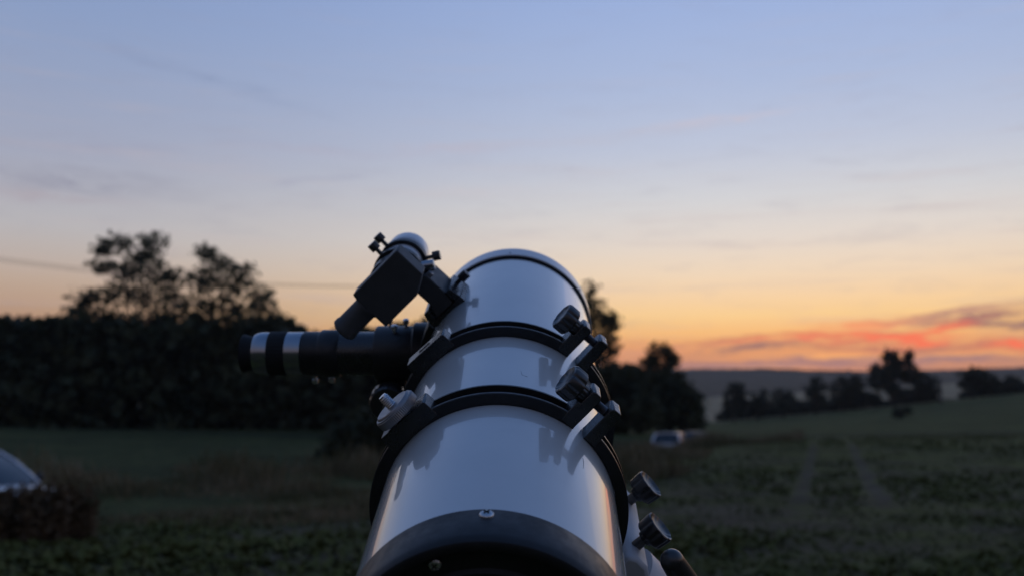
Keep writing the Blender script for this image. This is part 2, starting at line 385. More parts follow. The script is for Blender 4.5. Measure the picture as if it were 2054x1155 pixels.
def tree(label, x, y, height_m, lobes, leaf=0.25, nleaf=60, nclump=10, mat='leafA', bark='bark', trunk_r=0.28, spread=0.55, group=None, name='broadleaf_tree', cat='tree'):
    """lobes: list of (dx, dz, rx, rz) crown lobes in metres from the trunk base; depth of each lobe equals its width"""
    z0 = H(x, y) - 0.1
    t = empty(name, (x, y, z0)); tag(t, label, cat, group)
    paths = []
    top = max(l[1] for l in lobes) * 0.9
    ctr = [(0, 0, 0), (0.1 * rng.normal(), 0.1 * rng.normal(), top * .25), (0.2 * rng.normal(), .2 * rng.normal(), top * .55), (0.3 * rng.normal(), .3 * rng.normal(), top)]
    paths.append((ctr, [trunk_r * 1.25, trunk_r, trunk_r * .7, trunk_r * .2]))
    L = []
    for (dx, dz, rx, rz) in lobes:
        nc = max(4, int(nclump * (rx * rx * rz) ** (1 / 3)))
        dy0 = rng.uniform(-.4, .4) * rx
        s0 = np.array(ctr[1]) * .3 + np.array(ctr[2]) * .7; s0[2] = min(s0[2], dz * .7)
        e0 = np.array([dx, dy0, dz])
        paths.append(([s0, (s0 + e0) / 2 + rng.normal(size=3) * .12 * rx, e0], [trunk_r * .45, trunk_r * .28, trunk_r * .12]))
        for i in range(nc):
            d = rng.normal(size=3); d /= np.linalg.norm(d)
            rr = rng.uniform(0.25, 1.0) ** 0.5
            c = e0 + d * np.array([rx, rx, rz]) * rr
            paths.append(([e0, (e0 + c) / 2 + rng.normal(size=3) * .08 * rx, c], [trunk_r * .12, trunk_r * .07, trunk_r * .03]))
            n = int(nleaf * rng.uniform(.6, 1.4))
            L.append(c + rng.normal(size=(n, 3)) * spread * rng.uniform(.6, 1.2) * np.array([1, 1, .75]))
    V, F = tube_mesh(paths, 5)
    mesh_obj('trunk', V, F, M[bark], t, smooth=60)
    quads_obj('crown', leaf_quads(np.concatenate(L), leaf), M[mat], t)
    return t
def sil(Y, pts):
    """turn silhouette lobes given as photograph pixels (cx, cy, rx, ry) at distance Y into tree lobes around a trunk at column u0"""
    out = []
    for (u, v, ru, rv) in pts:
        p = px_at(u, v, Y); k = np.linalg.norm(px_dir(u, v)) ; m = Y / px_dir(u, v)[1] / F_PX
        out.append((p[0], p[2], ru * m, rv * m))
    return out
def px_tree(label, u0, Y, pts, **kw):
    x = px_at(u0, 850, Y)[0]; z0 = H(x, Y) - .1
    lobes = [(p[0] - x, p[1] - z0, p[2], p[3]) for p in sil(Y, pts)]
    return tree(label, x, Y, 0, lobes, **kw)

# two tall open-crowned trees over the belt
px_tree('tallest open-crowned tree, twin tops above the dark belt', 262, 80,
        [(243, 490, 28, 22), (208, 500, 16, 18), (312, 490, 26, 22), (285, 515, 34, 18), (200, 535, 30, 14), (250, 545, 36, 22), (310, 545, 36, 26), (350, 565, 26, 30), (172, 595, 34, 14), (225, 590, 36, 26), (350, 615, 34, 34), (290, 590, 40, 34), (160, 622, 26, 20), (210, 635, 50, 24), (300, 640, 50, 24), (352, 650, 40, 20)],
        leaf=.24, nleaf=4, nclump=48, spread=.27, trunk_r=.2, bark='barkp')
px_tree('second tall tree, rounder crown with light gaps, right of the twin-topped one', 440, 81,
        [(415, 508, 20, 16), (440, 528, 30, 20), (485, 550, 32, 22), (405, 560, 32, 28), (450, 575, 38, 28), (510, 590, 34, 24), (450, 620, 46, 28), (535, 622, 32, 24), (395, 615, 34, 32), (550, 650, 34, 20), (480, 645, 50, 20), (400, 648, 40, 18)],
        leaf=.24, nleaf=4, nclump=48, spread=.27, trunk_r=.18)
# dark belt of trees and bushes: nobody could count it
def belt(name, label, cat, Y0, depth, top, base_v, n, leaf, mat, amp=1.0):
    us = np.array([p[0] for p in top], float); vs = np.array([p[1] for p in top], float)
    u = rng.uniform(us[0], us[-1], n); Y = Y0 + rng.uniform(0, depth, n)
    vt = np.interp(u, us, vs) + amp * (5 * np.sin(u * .11) + 6 * np.sin(u * .043 + 1) + 3 * np.sin(u * .31) + rng.normal(size=n) * 4)
    f = rng.uniform(0, 1, n) ** 0.8
    X = (u - 1027) / F_PX * Y0 / CP
    top_z = CAM_Z + (850 - vt) * Y0 / F_PX
    zg = height(X, Y)
    Z = zg + (top_z - zg) * f
    kp = ~((np.abs(u - 266) < 9) & (f < .30)) & ~((np.abs(u - 741) < 10) & (f < .5)); X, Y, Z = X[kp], Y[kp], Z[kp]
    o = quads_obj(name, leaf_quads(np.stack([X, Y, Z], 1), leaf, aspect=.75), M[mat])
    tag(o, label, cat, kind='stuff'); return o
belt('tree_belt', 'dark belt of trees and bushes behind the green strip', 'trees', 76, 11,
     [(-1400, 610), (-900, 590), (-500, 600), (-200, 628), (0, 634), (40, 640), (58, 648), (75, 646), (110, 632), (140, 622), (200, 640), (420, 650), (500, 636), (560, 640), (590, 668), (640, 672), (780, 660), (860, 640), (940, 690), (1100, 730), (1180, 740)],
     855, 62000, .5, 'leafB', 1.1)
for u, v in ((740, 700),):
    px_tree('bushy tree with pale grey trunk standing beside the eyepiece', 740, 79, [(735, 690, 40, 20), (700, 720, 40, 40), (775, 720, 40, 40), (735, 740, 36, 30)], leaf=.3, nleaf=60, nclump=10, spread=.5, trunk_r=.30, bark='birch', mat='leafB')
# bushes at the edge of the strip
px_tree('low dark bush in the green strip left of the tube', 690, 40, [(690, 885, 28, 22), (715, 875, 28, 28), (672, 895, 16, 12)], leaf=.14, nleaf=70, nclump=14, spread=.3, trunk_r=.06, mat='leafB', name='bush', cat='bush')
px_tree('tall narrow bush half hidden by the tube edge', 755, 38, [(752, 860, 24, 40), (765, 890, 26, 26)], leaf=.14, nleaf=80, nclump=16, spread=.3, trunk_r=.06, mat='leafB', name='bush', cat='bush')
# right of the telescope
px_tree('tall feathery tree rising behind the tube front', 1190, 92, [(1185, 590, 14, 28), (1197, 632, 20, 34), (1212, 650, 20, 36), (1222, 690, 22, 30), (1170, 660, 26, 40), (1228, 648, 14, 26), (1200, 700, 34, 40), (1180, 760, 50, 50)],
        leaf=.24, nleaf=4, nclump=58, spread=.28, trunk_r=.2)
px_tree('small round-topped tree with open crown above the dark bushes', 1322, 96, [(1322, 706, 26, 17), (1302, 726, 18, 14), (1346, 724, 16, 18), (1322, 742, 28, 20)], leaf=.19, nleaf=9, nclump=50, spread=.22, trunk_r=.14)
px_tree('wide dark bushy tree right beside the telescope tube', 1255, 84, [(1250, 778, 42, 28), (1232, 748, 24, 16), (1268, 820, 50, 40), (1230, 830, 36, 40), (1264, 748, 18, 12)], leaf=.26, nleaf=60, nclump=26, spread=.36, trunk_r=.25, mat='leafB')
px_tree('broad dark bushy tree behind the parked pale car', 1345, 86, [(1338, 776, 46, 28), (1372, 812, 30, 36), (1320, 825, 50, 38), (1382, 845, 22, 20), (1292, 804, 34, 42), (1296, 766, 20, 12)], leaf=.26, nleaf=60, nclump=26, spread=.36, trunk_r=.25, mat='leafB')
# hedge-row trees across the meadow, left to right
row = [(1472, 168, [(1472, 790, 24, 24), (1480, 815, 26, 20)], 'leftmost round tree of the far hedgerow'),
       (1520, 170, [(1522, 800, 20, 18), (1515, 822, 22, 14)], 'low tree in the far hedgerow, second from its left end'),
       (1572, 172, [(1570, 795, 24, 18), (1578, 815, 24, 14)], 'third tree from the left in the far hedgerow'),
       (1638, 174, [(1636, 775, 22, 20), (1642, 802, 24, 18)], 'fourth tree from the left in the far hedgerow, just past a pale gap'),
       (1692, 176, [(1690, 775, 26, 24), (1700, 800, 24, 18), (1716, 770, 18, 16)], 'tree of the far hedgerow touching the tall tree on its left')]
for (u, Y, pts, lab) in row:
    px_tree(lab, u, Y, pts, leaf=.46, nleaf=7, nclump=20, spread=.38, trunk_r=.16, mat='leafC', group='trees of the far hedgerow')
px_tree('tallest tree on the right, ragged top against the red clouds', 1795, 176, [(1790, 715, 16, 14), (1822, 718, 7, 14), (1770, 740, 24, 16), (1805, 742, 30, 18), (1765, 765, 26, 18), (1830, 752, 22, 16), (1790, 780, 14, 12)], leaf=.46, nleaf=7, nclump=30, spread=.36, trunk_r=.3, mat='leafC')
px_tree('shorter tree right of the tallest one, beside the pole', 1855, 178, [(1855, 765, 20, 18), (1866, 782, 16, 12), (1848, 782, 16, 14)], leaf=.46, nleaf=7, nclump=20, spread=.36, trunk_r=.18, mat='leafC')
px_tree('round-headed tree near the right edge on the skyline', 1952, 178, [(1952, 752, 26, 16), (1940, 768, 18, 12), (1966, 766, 18, 14)], leaf=.46, nleaf=8, nclump=22, spread=.36, trunk_r=.18, mat='leafC')
px_tree('small thin tree between the round-headed tree and the edge bush', 1998, 180, [(1996, 768, 9, 14), (2000, 780, 12, 9)], leaf=.4, nleaf=40, nclump=8, spread=.4, trunk_r=.1, mat='leafC')
px_tree('broad low bush at the right edge of the hill meadow', 2032, 180, [(2030, 768, 22, 12), (2044, 778, 18, 10), (2020, 780, 12, 8)], leaf=.4, nleaf=46, nclump=9, spread=.4, trunk_r=.1, mat='leafC', name='bush', cat='bush')
px_tree('lone small bush in the meadow below the tallest right tree', 1810, 120, [(1812, 824, 13, 7), (1803, 834, 9, 6)], leaf=.28, nleaf=8, nclump=22, spread=.28, trunk_r=.06, mat='leafC', name='bush', cat='bush')
belt('hedge', 'low dark hedge along the foot of the hill fields', 'hedge', 182, 6, [(1440, 830), (1470, 808), (1530, 806), (1560, 822), (1575, 806), (1640, 796), (1660, 812), (1680, 795), (1740, 784), (1775, 806), (1800, 790), (1862, 780), (1872, 800), (1876, 826), (1930, 822), (1936, 790), (1960, 776), (2060, 774)], 830, 10000, .4, 'leafC', .6)
belt('skyline_woods', 'thin dark woods along the far skyline', 'woods', 905, 40, [(1100, 747), (1370, 745), (1480, 741), (1560, 742), (1640, 745), (1760, 748), (1900, 749), (1960, 747), (2100, 744)], 760, 9000, 1.6, 'leafC', .16)

# crop plants, verge grass
def field_mask(x, y):
    xl = np.interp(y, LANE_Y, LANE_X); return (xl - x) * .82 < -3.0
n = 36000
Yp = 4.0 + 62 * rng.uniform(0, 1, n) ** 1.6; ap = rng.uniform(-.72, .72, n); Xp = Yp * ap
rowdir = np.array([7.5, 24.0]) / np.hypot(7.5, 24); off = Xp * rowdir[1] - Yp * rowdir[0]; al = Xp * rowdir[0] + Yp * rowdir[1]
off = np.round(off / .5) * .5 + rng.normal(size=n) * .16
Xp = off * rowdir[1] + al * rowdir[0]; Yp = -off * rowdir[0] + al * rowdir[1]
dens = np.sin(Xp * .9 + 1.3 * np.sin(Yp * .6)) + np.sin(Yp * .8 + 1.7 * np.cos(Xp * .5)) + rng.normal(size=n) * .7
tr = lambda xa, ya: np.abs((Xp - xa) * .954 - (Yp - ya) * .298) > .2
ok = field_mask(Xp, Yp) & (dens > -1.4) & (tr(4.75, 17) & tr(6.25, 17) | (Yp < 15)) & (Yp > 3.5)
Xp, Yp = Xp[ok], Yp[ok]
Q = []
for k in range(7):
    n = len(Xp); a = k * 2 * math.pi / 7 + rng.uniform(-.5, .5, n); sz = rng.uniform(.03, .11, n) * (.9 + .35 * np.sin(Xp * .35 + Yp * .22) + .3 * np.sin(Xp * 1.3 + 2 * np.sin(Yp * .9)))
    sz = np.maximum(sz, .03); c = np.stack([Xp, Yp, height(Xp, Yp)], 1)
    d = np.stack([np.cos(a), np.sin(a), np.zeros(n)], 1); s = np.stack([-np.sin(a), np.cos(a), np.zeros(n)], 1)
    up = np.zeros((n, 3)); up[:, 2] = 1; th = rng.uniform(.1, .85, (n, 1))
    tip = c + sz[:, None] * (d * np.cos(th) + up * np.sin(th)); mid = c + sz[:, None] * .6 * (d * np.cos(th) + up * (np.sin(th) + .15))
    Q.append(np.stack([c, mid + s * sz[:, None] * .28, tip, mid - s * sz[:, None] * .28], 1))
tag(quads_obj('beet_crop', np.concatenate(Q), M['crop']), 'low green beet plants scattered over the dark field', 'crop', kind='stuff')
def verge(name, label, n, side0, side1, y0, y1, h0, h1, mat, patch):
    Yv = rng.uniform(y0, y1, n); sdv = rng.uniform(side0, side1, n); Xv = np.interp(Yv, LANE_Y, LANE_X) - sdv / .82
    p = np.sin(Xv * 1.1 + 2 * np.sin(Yv * .37)) + np.sin(Yv * .7 + 1.3) + rng.normal(size=n) * .6
    k = p > patch; Xv, Yv, p = Xv[k], Yv[k], p[k]; n = len(Xv)
    a = rng.uniform(0, 2 * math.pi, n); hh = rng.uniform(h0, h1, n) * (.6 + .4 * np.clip(p, -1, 1.8)) * np.clip(.7 + .55 * np.sin(Xv * .8 + 1.7 * np.sin(Yv * .45)), .25, 1.4)
    c = np.stack([Xv, Yv, height(Xv, Yv)], 1); s = np.stack([np.cos(a), np.sin(a), a * 0], 1) * rng.uniform(.006, .02, (n, 1))
    lean = rng.normal(size=(n, 3)) * .22; lean[:, 2] = 1; tip = c + lean * hh[:, None]; mid = c + lean * np.array([.6, .6, 1]) * hh[:, None] * .6
    V = np.stack([c - s, c + s, mid + s * 1.2, mid - s * 1.2], 1); V2 = np.stack([mid - s * 1.2, mid + s * 1.2, tip + s * .8, tip - s * .8], 1)
    tag(quads_obj(name, np.concatenate([V, V2]), M[mat]), label, 'grass', kind='stuff')
verge('verge_grass', 'tall dry grass and weeds on the verge beside the lane', 40000, -6.0, -2.0, 13, 64, .20, .58, 'weed', -.9)
verge('lane_grass', 'short grass growing along the sunken lane', 26000, -2.2, 2.6, 13, 60, .04, .16, 'weed', -1.5)
verge('far_verge_grass', 'greyish grass on the far bank of the sunken lane', 30000, 2.0, 9.0, 14, 70, .3, .78, 'weed', -.3)

# red-brown dock clump in front of the white car
c0 = px_at(70, 1005, 13.2); zc = H(c0[0], 13.2)
clump = empty('dock_plant', (c0[0], 13.2, zc)); tag(clump, 'reddish brown clump of dry dock stalks in front of the white car', 'weeds')
P_, L_ = [], []
for i in range(210):
    bx, by = rng.uniform(-.95, .66), rng.normal() * .22
    cap = (CAM_Z - (972 - 10 * sstep(.15, .35, bx) + 40 * sstep(.42, .68, bx) - 850) * 13.2 / F_PX) - zc
    hgt = cap * rng.uniform(.55, 1.0); lx, lyy = rng.normal() * .07, rng.normal() * .07
    P_.append(([(bx, by, 0), (bx + lx * .4, by + lyy * .4, hgt * .5), (bx + lx, by + lyy, hgt)], [.008, .006, .003]))
    L_.append(np.array([bx + lx, by + lyy, hgt * .85]) + rng.normal(size=(26, 3)) * np.array([.035, .035, .07]))
    L_.append(np.array([bx, by, hgt * .4]) + rng.normal(size=(22, 3)) * np.array([.09, .09, .13]))
V, F = tube_mesh(P_, 4); tag(mesh_obj('stalks', V, F, M['dock'], clump), kind='stuff')
tag(quads_obj('leaves', leaf_quads(np.concatenate(L_), .04), M['dock'], clump), kind='stuff')

# ------------------------------------------------------------------ utility poles and wires
def utility_pole(label, x, y, top_z, r=.12, arm=1.1):
    z0 = H(x, y) - .3; t = empty('utility_pole', (x, y, z0)); tag(t, label, 'pole', 'poles carrying the power line')
    h = top_z - z0
    V, F = tube_mesh([([(0, 0, 0), (0, 0, h * .5), (0, 0, h)], [r * 1.25, r * 1.05, r * .85])], 10); mesh_obj('post', V, F, M['wood'], t, smooth=50)
    bm = bmesh.new(); bmesh.ops.create_cube(bm, size=1, matrix=Matrix.Translation((0, 0, h - .35)) @ Matrix.Diagonal((arm, .1, .1, 1))); bm_obj('crossarm', bm, M['wood'], t, bevel=.01)
    for sx_ in (-.42, .42):
        V, F = tube_mesh([([(sx_ * arm, 0, h - .31), (sx_ * arm, 0, h - .24), (sx_ * arm, 0, h - .2), (sx_ * arm, 0, h - .14)], [.02, .05, .035, .045])], 8)
        mesh_obj('insulator', V, F, M['mount'], t, smooth=50)
    return [np.array([x + sx_ * arm, y, top_z - .14]) for sx_ in (-.42, .42)]
def wire(label, a, b, sag, r=.012, name='power_line'):
    pts = [a + (b - a) * t - np.array([0, 0, 4 * sag * t * (1 - t)]) for t in np.linspace(0, 1, 25)]
    V, F = tube_mesh([(pts, [r] * 25)], 5); o = mesh_obj(name, V, F, M['wire'], smooth=80); tag(o, label, 'wire', 'wires of the power line')
pA = px_at(-400, 448, 84); pB = px_at(985, 566, 96); pC = px_at(1885, 757, 168)
ta = utility_pole('wooden pole beyond the left edge carrying the power line', pA[0], pA[1], pA[2])
tb = utility_pole('wooden pole hidden behind the telescope tube', pB[0], pB[1], pB[2])
tcx = utility_pole('thin utility pole in the meadow left of the round-headed tree', pC[0], pC[1], pC[2], r=.22, arm=.9)
wire('upper of two power wires crossing the sky behind the tall trees', ta[1], tb[1], 1.95, .024)
wire('lower of two power wires crossing the sky behind the tall trees', ta[0], tb[0], 2.1, .024)

# ------------------------------------------------------------------ cars
def build_car(name, label, x, y, heading, mat, group=None):
    z0 = H(x, y); t = empty(name, (x, y, z0), heading); tag(t, label, 'car', group)
    # stations along the length (nose +x): x, floor z, belt z, half width
    st = [(-2.02, .42, .74, .62), (-1.95, .30, .92, .78), (-1.5, .22, .96, .84), (-.6, .20, .95, .86), (.4, .20, .93, .86), (1.0, .21, .90, .85), (1.5, .24, .84, .82), (1.88, .30, .72, .74), (2.0, .40, .60, .60)]
    V, F = [], []
    prof = [(0, 0), (.8, 0), (.97, .12), (1.0, .45), (.98, .8), (.9, .96), (.6, 1.02), (0, 1.04)]
    full = prof + [(-a, b) for a, b in prof[-2:0:-1]]
    k = len(full)
    for (sx_, zf, zb, hw) in st:
        for (a, b) in full: V.append((sx_, a * hw, zf + (zb - zf) * b))
    for i in range(len(st) - 1):
        for j in range(k): F.append((i * k + j, i * k + (j + 1) % k, (i + 1) * k + (j + 1) % k, (i + 1) * k + j))
    F.append(tuple(range(k))[::-1]); F.append(tuple((len(st) - 1) * k + j for j in range(k)))
    mesh_obj('body', V, F, M[mat], t, smooth=50)
    # greenhouse: belt outline -> roof outline
    belt_ = [(-1.88, .70), (1.02, .74)]; zb = .95
    gl = [(-1.86, .72, .93), (-1.32, .60, 1.42), (.02, .60, 1.44), (.98, .72, .92)]
    def quad(nm, pts, m_): mesh_obj(nm, pts, [tuple(range(len(pts)))], m_, t)
    o = .012
    Vw, Fw = [], []
    for i in range(9):
        q = i / 8
        for j in range(11):
            r = -1 + j / 5
            Vw.append((1.0 - .96 * q + .03 * math.sin(math.pi * q) - .10 * r * r * (1 - .5 * q), r * (.70 - .13 * q), .925 + .505 * q + .018 * math.sin(math.pi * q)))
    for i in range(8):
        for j in range(10): Fw.append((i * 11 + j, i * 11 + j + 1, (i + 1) * 11 + j + 1, (i + 1) * 11 + j))
    mesh_obj('windshield', Vw, Fw, M['carglass'], t, smooth=80)
    quad('rear_window', [(-1.88, -.66, .95), (-1.42, -.55, 1.40), (-1.42, .55, 1.40), (-1.88, .66, .95)], M['carglass'])
    for s in (-1, 1):
        quad('side_window', [(-1.55, s * .735, .95), (-.42, s * .745, .95), (-.42, s * .615, 1.38), (-1.2, s * .605, 1.37)], M['carglass'])
        quad('side_window', [(-.34, s * .745, .95), (.76, s * .735, .95), (.05, s * .61, 1.385), (-.34, s * .615, 1.385)], M['carglass'])
        pil = [([(.88, s * .72, .90), (.64, s * .69, 1.08), (.34, s * .645, 1.27), (.04, s * .59, 1.415)], [.038, .036, .034, .034]), ([(-.38, s * .755, .92), (-.38, s * .61, 1.41)], [.03, .03]),
               ([(-1.90, s * .69, .92), (-1.66, s * .66, 1.18), (-1.36, s * .58, 1.41)], [.06, .06, .05]), ([(.03, s * .60, 1.41), (-.6, s * .61, 1.42), (-1.36, s * .59, 1.40)], [.03, .03, .03])]
        Vp, Fp = tube_mesh(pil, 6); mesh_obj('pillar', Vp, Fp, M[mat], t, smooth=60)
        # door mirror
        bm = bmesh.new(); bmesh.ops.create_icosphere(bm, subdivisions=2, radius=.09, matrix=Matrix.Translation((.66, s * .90, 1.0)) @ Matrix.Diagonal((.6, 1.1, .8, 1))); bm_obj('door_mirror', bm, M['cartrim'], t)
        bm = bmesh.new(); bmesh.ops.create_icosphere(bm, subdivisions=2, radius=.14, matrix=Matrix.Translation((1.82, s * .60, .66)) @ Matrix.Diagonal((.8, 1.0, .55, 1))); bm_obj('headlight', bm, M['lamp'], t)
        bm = bmesh.new(); bmesh.ops.create_icosphere(bm, subdivisions=2, radius=.13, matrix=Matrix.Translation((-1.93, s * .64, .80)) @ Matrix.Diagonal((.5, .8, 1.0, 1))); bm_obj('tail_light', bm, M['taillamp'], t)
        for wx in (-1.25, 1.28):
            w = bmesh.new(); bmesh.ops.create_cone(w, cap_ends=True, segments=28, radius1=.31, radius2=.31, depth=.2, matrix=Matrix.Translation((wx, s * .77, .31)) @ Matrix.Rotation(math.pi / 2, 4, 'X'))
            wo_ = bm_obj('wheel', w, M['rubber'], t, bevel=.03)
            w = bmesh.new(); bmesh.ops.create_cone(w, cap_ends=True, segments=20, radius1=.2, radius2=.17, depth=.03, matrix=Matrix.Translation((wx, s * .885, .31)) @ Matrix.Rotation(-s * math.pi / 2, 4, 'X'))
            bm_obj('rim', w, M['alu'], wo_)
    # roof panel, cambered
    Vr, Fr = [], []
    xs = np.linspace(-1.42, .08, 8); ys = np.linspace(-.6, .6, 7)
    for xx in xs:
        for yy in ys: Vr.append((xx, yy, 1.46 - .05 * (yy / .6) ** 2 - .03 * ((xx + .6) / .8) ** 2))
    for i in range(7):
        for j in range(6): Fr.append((i * 7 + j, i * 7 + j + 1, (i + 1) * 7 + j + 1, (i + 1) * 7 + j))
    ro = mesh_obj('roof', Vr, Fr, M[mat], t, smooth=60)
    so = ro.modifiers.new('thick', 'SOLIDIFY'); so.thickness = .03
    bm = bmesh.new(); bmesh.ops.create_cube(bm, size=1, matrix=Matrix.Translation((-.4, 0, .6)) @ Matrix.Diagonal((2.6, 1.3, .5, 1))); bm_obj('interior', bm, M['cartrim'], t)
    return t
cL = px_at(-62, 960, 16.6)
build_car('parked_car', 'white car at the left edge, only its windscreen side showing over the weeds', cL[0] - .08, 16.6, R_(-26), 'carw', 'cars parked on the lane')
cR = px_at(1328, 880, 52)
build_car('parked_car', 'pale car parked in front of the dark bushes, right of the tube', cR[0] + .50, 52, R_(72), 'carw', 'cars parked on the lane')
cD = px_at(1400, 880, 57)
build_car('parked_car', 'dark car just right of the pale parked one', cD[0], 57, R_(48), 'card', 'cars parked on the lane')

# ------------------------------------------------------------------ telescope frame: local x right, y along the tube (towards the sky), z up
p0 = np.array([-0.0127, 0.1932, 0.5456])                   # cell shoulder centre, camera coordinates (right, down, forward)
dv = np.array([0.0265, -0.2949, 1.0]); dv /= np.linalg.norm(dv)
uv = np.array([0, -1.0, 0]); uv = uv - dv * uv.dot(dv); uv /= np.linalg.norm(uv)
rv = np.cross(uv, dv); rv = rv if rv[0] > 0 else -rv
def c2w(v): return np.array([v[0], v[2] * CP + v[1] * SP, v[2] * SP - v[1] * CP])
TM = Matrix.Identity(4)
for j, c in enumerate((c2w(rv), c2w(dv), c2w(uv))):
    for i in range(3): TM[i][j] = float(c[i])
tp = c2w(p0) + np.array([0, 0, CAM_Z])
for i in range(3): TM[i][3] = float(tp[i])
def tele_empty(name, base):
    o = bpy.data.objects.new(name, None); COL.objects.link(o); o.empty_display_size = .03
    o.matrix_world = TM @ Matrix.Translation(base); o['_b'] = 0
    del o['_b']
    return o
RT = 0.080
def loc(X, Y, s): return (X, s, Y)           # (right, up, axial) -> local
class TB:
    """collects shapes given in telescope coordinates (right, up, axial) into one mesh"""
    def __init__(s): s.bm = bmesh.new()
    def poly(s, V, F):
        vs = [s.bm.verts.new(loc(*v)) for v in V]
        for f in F:
            try: s.bm.faces.new([vs[i] for i in f])
            except ValueError: pass
        return s
    def lathe(s, o, ax, prof, n=40, flute=None, cap=True):
        """prof: (radius, distance along ax from o)"""
        o = np.array(o, float); ax = np.array(ax, float); ax /= np.linalg.norm(ax)
        h = np.array([0, 0, 1.0]) if abs(ax[2]) < .9 else np.array([1.0, 0, 0])
        a = np.cross(ax, h); a /= np.linalg.norm(a); b = np.cross(ax, a)
        V, F = [], []
        for r, d in prof:
            for k in range(n):
                t = 2 * math.pi * k / n; rr = r * (flute(t) if flute and r > 1e-5 else 1)
                V.append(o + ax * d + rr * (a * math.cos(t) + b * math.sin(t)))
        for i in range(len(prof) - 1):
            for k in range(n): F.append((i * n + k, i * n + (k + 1) % n, (i + 1) * n + (k + 1) % n, (i + 1) * n + k))
        if cap:
            F.append(tuple(range(n))[::-1]); F.append(tuple((len(prof) - 1) * n + k for k in range(n)))
        return s.poly(V, F)
    def prism(s, pts, s0, s1):
        """polygon in the (right, up) plane extruded along the tube"""
        n = len(pts); V = [(x, y, s0) for x, y in pts] + [(x, y, s1) for x, y in pts]
        return s.poly(V, [tuple(range(n)), tuple(range(2 * n - 1, n - 1, -1))] + [(i, i + n, (i + 1) % n + n, (i + 1) % n) for i in range(n)])
    def sweep(s, prof, th0, th1, n=64):
        """closed cross-section (radius, axial) revolved about the tube axis between two clock angles (degrees)"""
        k = len(prof); V, F = [], []
        for i in range(n + 1):
            t = R_(th0 + (th1 - th0) * i / n)
            for r, a in prof: V.append((r * math.sin(t), r * math.cos(t), a))
        for i in range(n):
            for j in range(k): F.append((i * k + j, i * k + (j + 1) % k, (i + 1) * k + (j + 1) % k, (i + 1) * k + j))
        F.append(tuple(range(k))); F.append(tuple(n * k + j for j in range(k))[::-1])
        return s.poly(V, F)
    def build(s, name, mat, parent, base=(0, 0, 0), smooth=35, bevel=0):
        bmesh.ops.translate(s.bm, verts=s.bm.verts, vec=(-base[0], -base[1], -base[2]))
        return bm_obj(name, s.bm, M[mat], parent, smooth, bevel)
def pol(th, q, t=0.0):
    """point at clock angle th: q outward, t sideways (clockwise)"""
    a = R_(th); return np.array([math.sin(a) * q + math.cos(a) * t, math.cos(a) * q - math.sin(a) * t])
def rectp(th, q0, q1, t0, t1, ch=0.0):
    if ch: c = [(q0, t0), (q1 - ch, t0), (q1, t0 + ch), (q1, t1 - ch), (q1 - ch, t1), (q0, t1)]
    else: c = [(q0, t0), (q1, t0), (q1, t1), (q0, t1)]
    return [tuple(pol(th, q, t)) for q, t in c]
def v3(xy, s): return (xy[0], xy[1], s)
def rad3(th): a = R_(th); return (math.sin(a), math.cos(a), 0)
def tan3(th): a = R_(th); return (math.cos(a), -math.sin(a), 0)

scope = tele_empty('telescope', (0, 0, 0))
tag(scope, 'white reflector telescope with black tube rings pointing at the evening sky', 'telescope')
# tube (open thin-walled)
TB().lathe((0, 0, 0), (0, 0, 1), [(RT - .0015, -.001), (RT, -.001), (RT, .1), (RT, .2), (RT, .3), (RT, .4), (RT, .5155), (RT - .0015, .5155), (RT - .0015, .3), (RT - .0015, -.001)], n=160, cap=False).build('tube', 'tube', scope, smooth=30)
TB().lathe((0, 0, 0), (0, 0, 1), [(RT - .002, .5155), (RT + .0012, .5155), (RT + .0014, .522), (RT + .0014, .5228), (RT - .002, .5228)], n=160, cap=False).build('front_seal', 'seal', scope, smooth=30)
TB().lathe((0, 0, 0), (0, 0, 1), [(RT - .004, .5225), (RT + .0020, .5225), (RT + .0027, .5232), (RT + .0028, .545), (RT + .0026, .549), (RT + .0018, .5514), (RT + .0004, .5522), (RT - .003, .552), (RT - .0045, .545), (RT - .004, .5225)], n=160, cap=False).build('front_rim', 'rim', scope, smooth=30)
# mirror cell
cellp = TB().lathe((0, 0, 0), (0, 0, 1), [(RT - .002, .0006), (RT + .0004, .0006), (RT + .0007, 0), (RT + .0007, -.024), (RT + .0003, -.0272), (RT - .0008, -.0294), (RT - .0022, -.0301), (RT - .0045, -.0301), (RT - .0062, -.0293), (RT - .0068, -.028), (RT - .007, -.020), (.058, -.0195), (.056, -.0215), (.0005, -.0215)], n=160, cap=False).build('mirror_cell', 'cell', scope, smooth=35)
def pan_screw(o, ax, r, parent, name='screw', base=(0, 0, 0), recess=True):
    sc = TB().lathe(o, ax, [(r, -.002), (r, .0004), (r * .96, .0008), (r * .84, .0013), (r * .6, .0017), (r * .3, .0019), (r * .02, .0020)], n=28).build(name, 'steel', parent, base, 30)
    if recess:
        a = np.array(ax); h = np.array([0, 0, 1.0]) if abs(a[2]) < .9 else np.array([1.0, 0, 0])
        u = np.cross(a, h); u /= np.linalg.norm(u); w = np.cross(a, u); u, w = (u + w) / 2 ** .5, (w - u) / 2 ** .5
        t = TB(); oo = np.array(o) + a * .0012
        for A, B in ((u, w), (w, u)):
            c = [oo + A * r * sa * .50 + B * r * sb * .10 for sa, sb in ((-1, -1), (1, -1), (1, 1), (-1, 1))]
            t.poly([tuple(q) for q in c] + [tuple(q + a * .00100) for q in c], [(0, 1, 2, 3), (7, 6, 5, 4), (0, 4, 5, 1), (1, 5, 6, 2), (2, 6, 7, 3), (3, 7, 4, 0)])
        t.build('cross_slot', 'rubber', sc, base)
    return sc
for th in (0.2, 120.2, 240.2): pan_screw(v3(pol(th, RT + .0005), -.0055), rad3(th), .0039, scope)
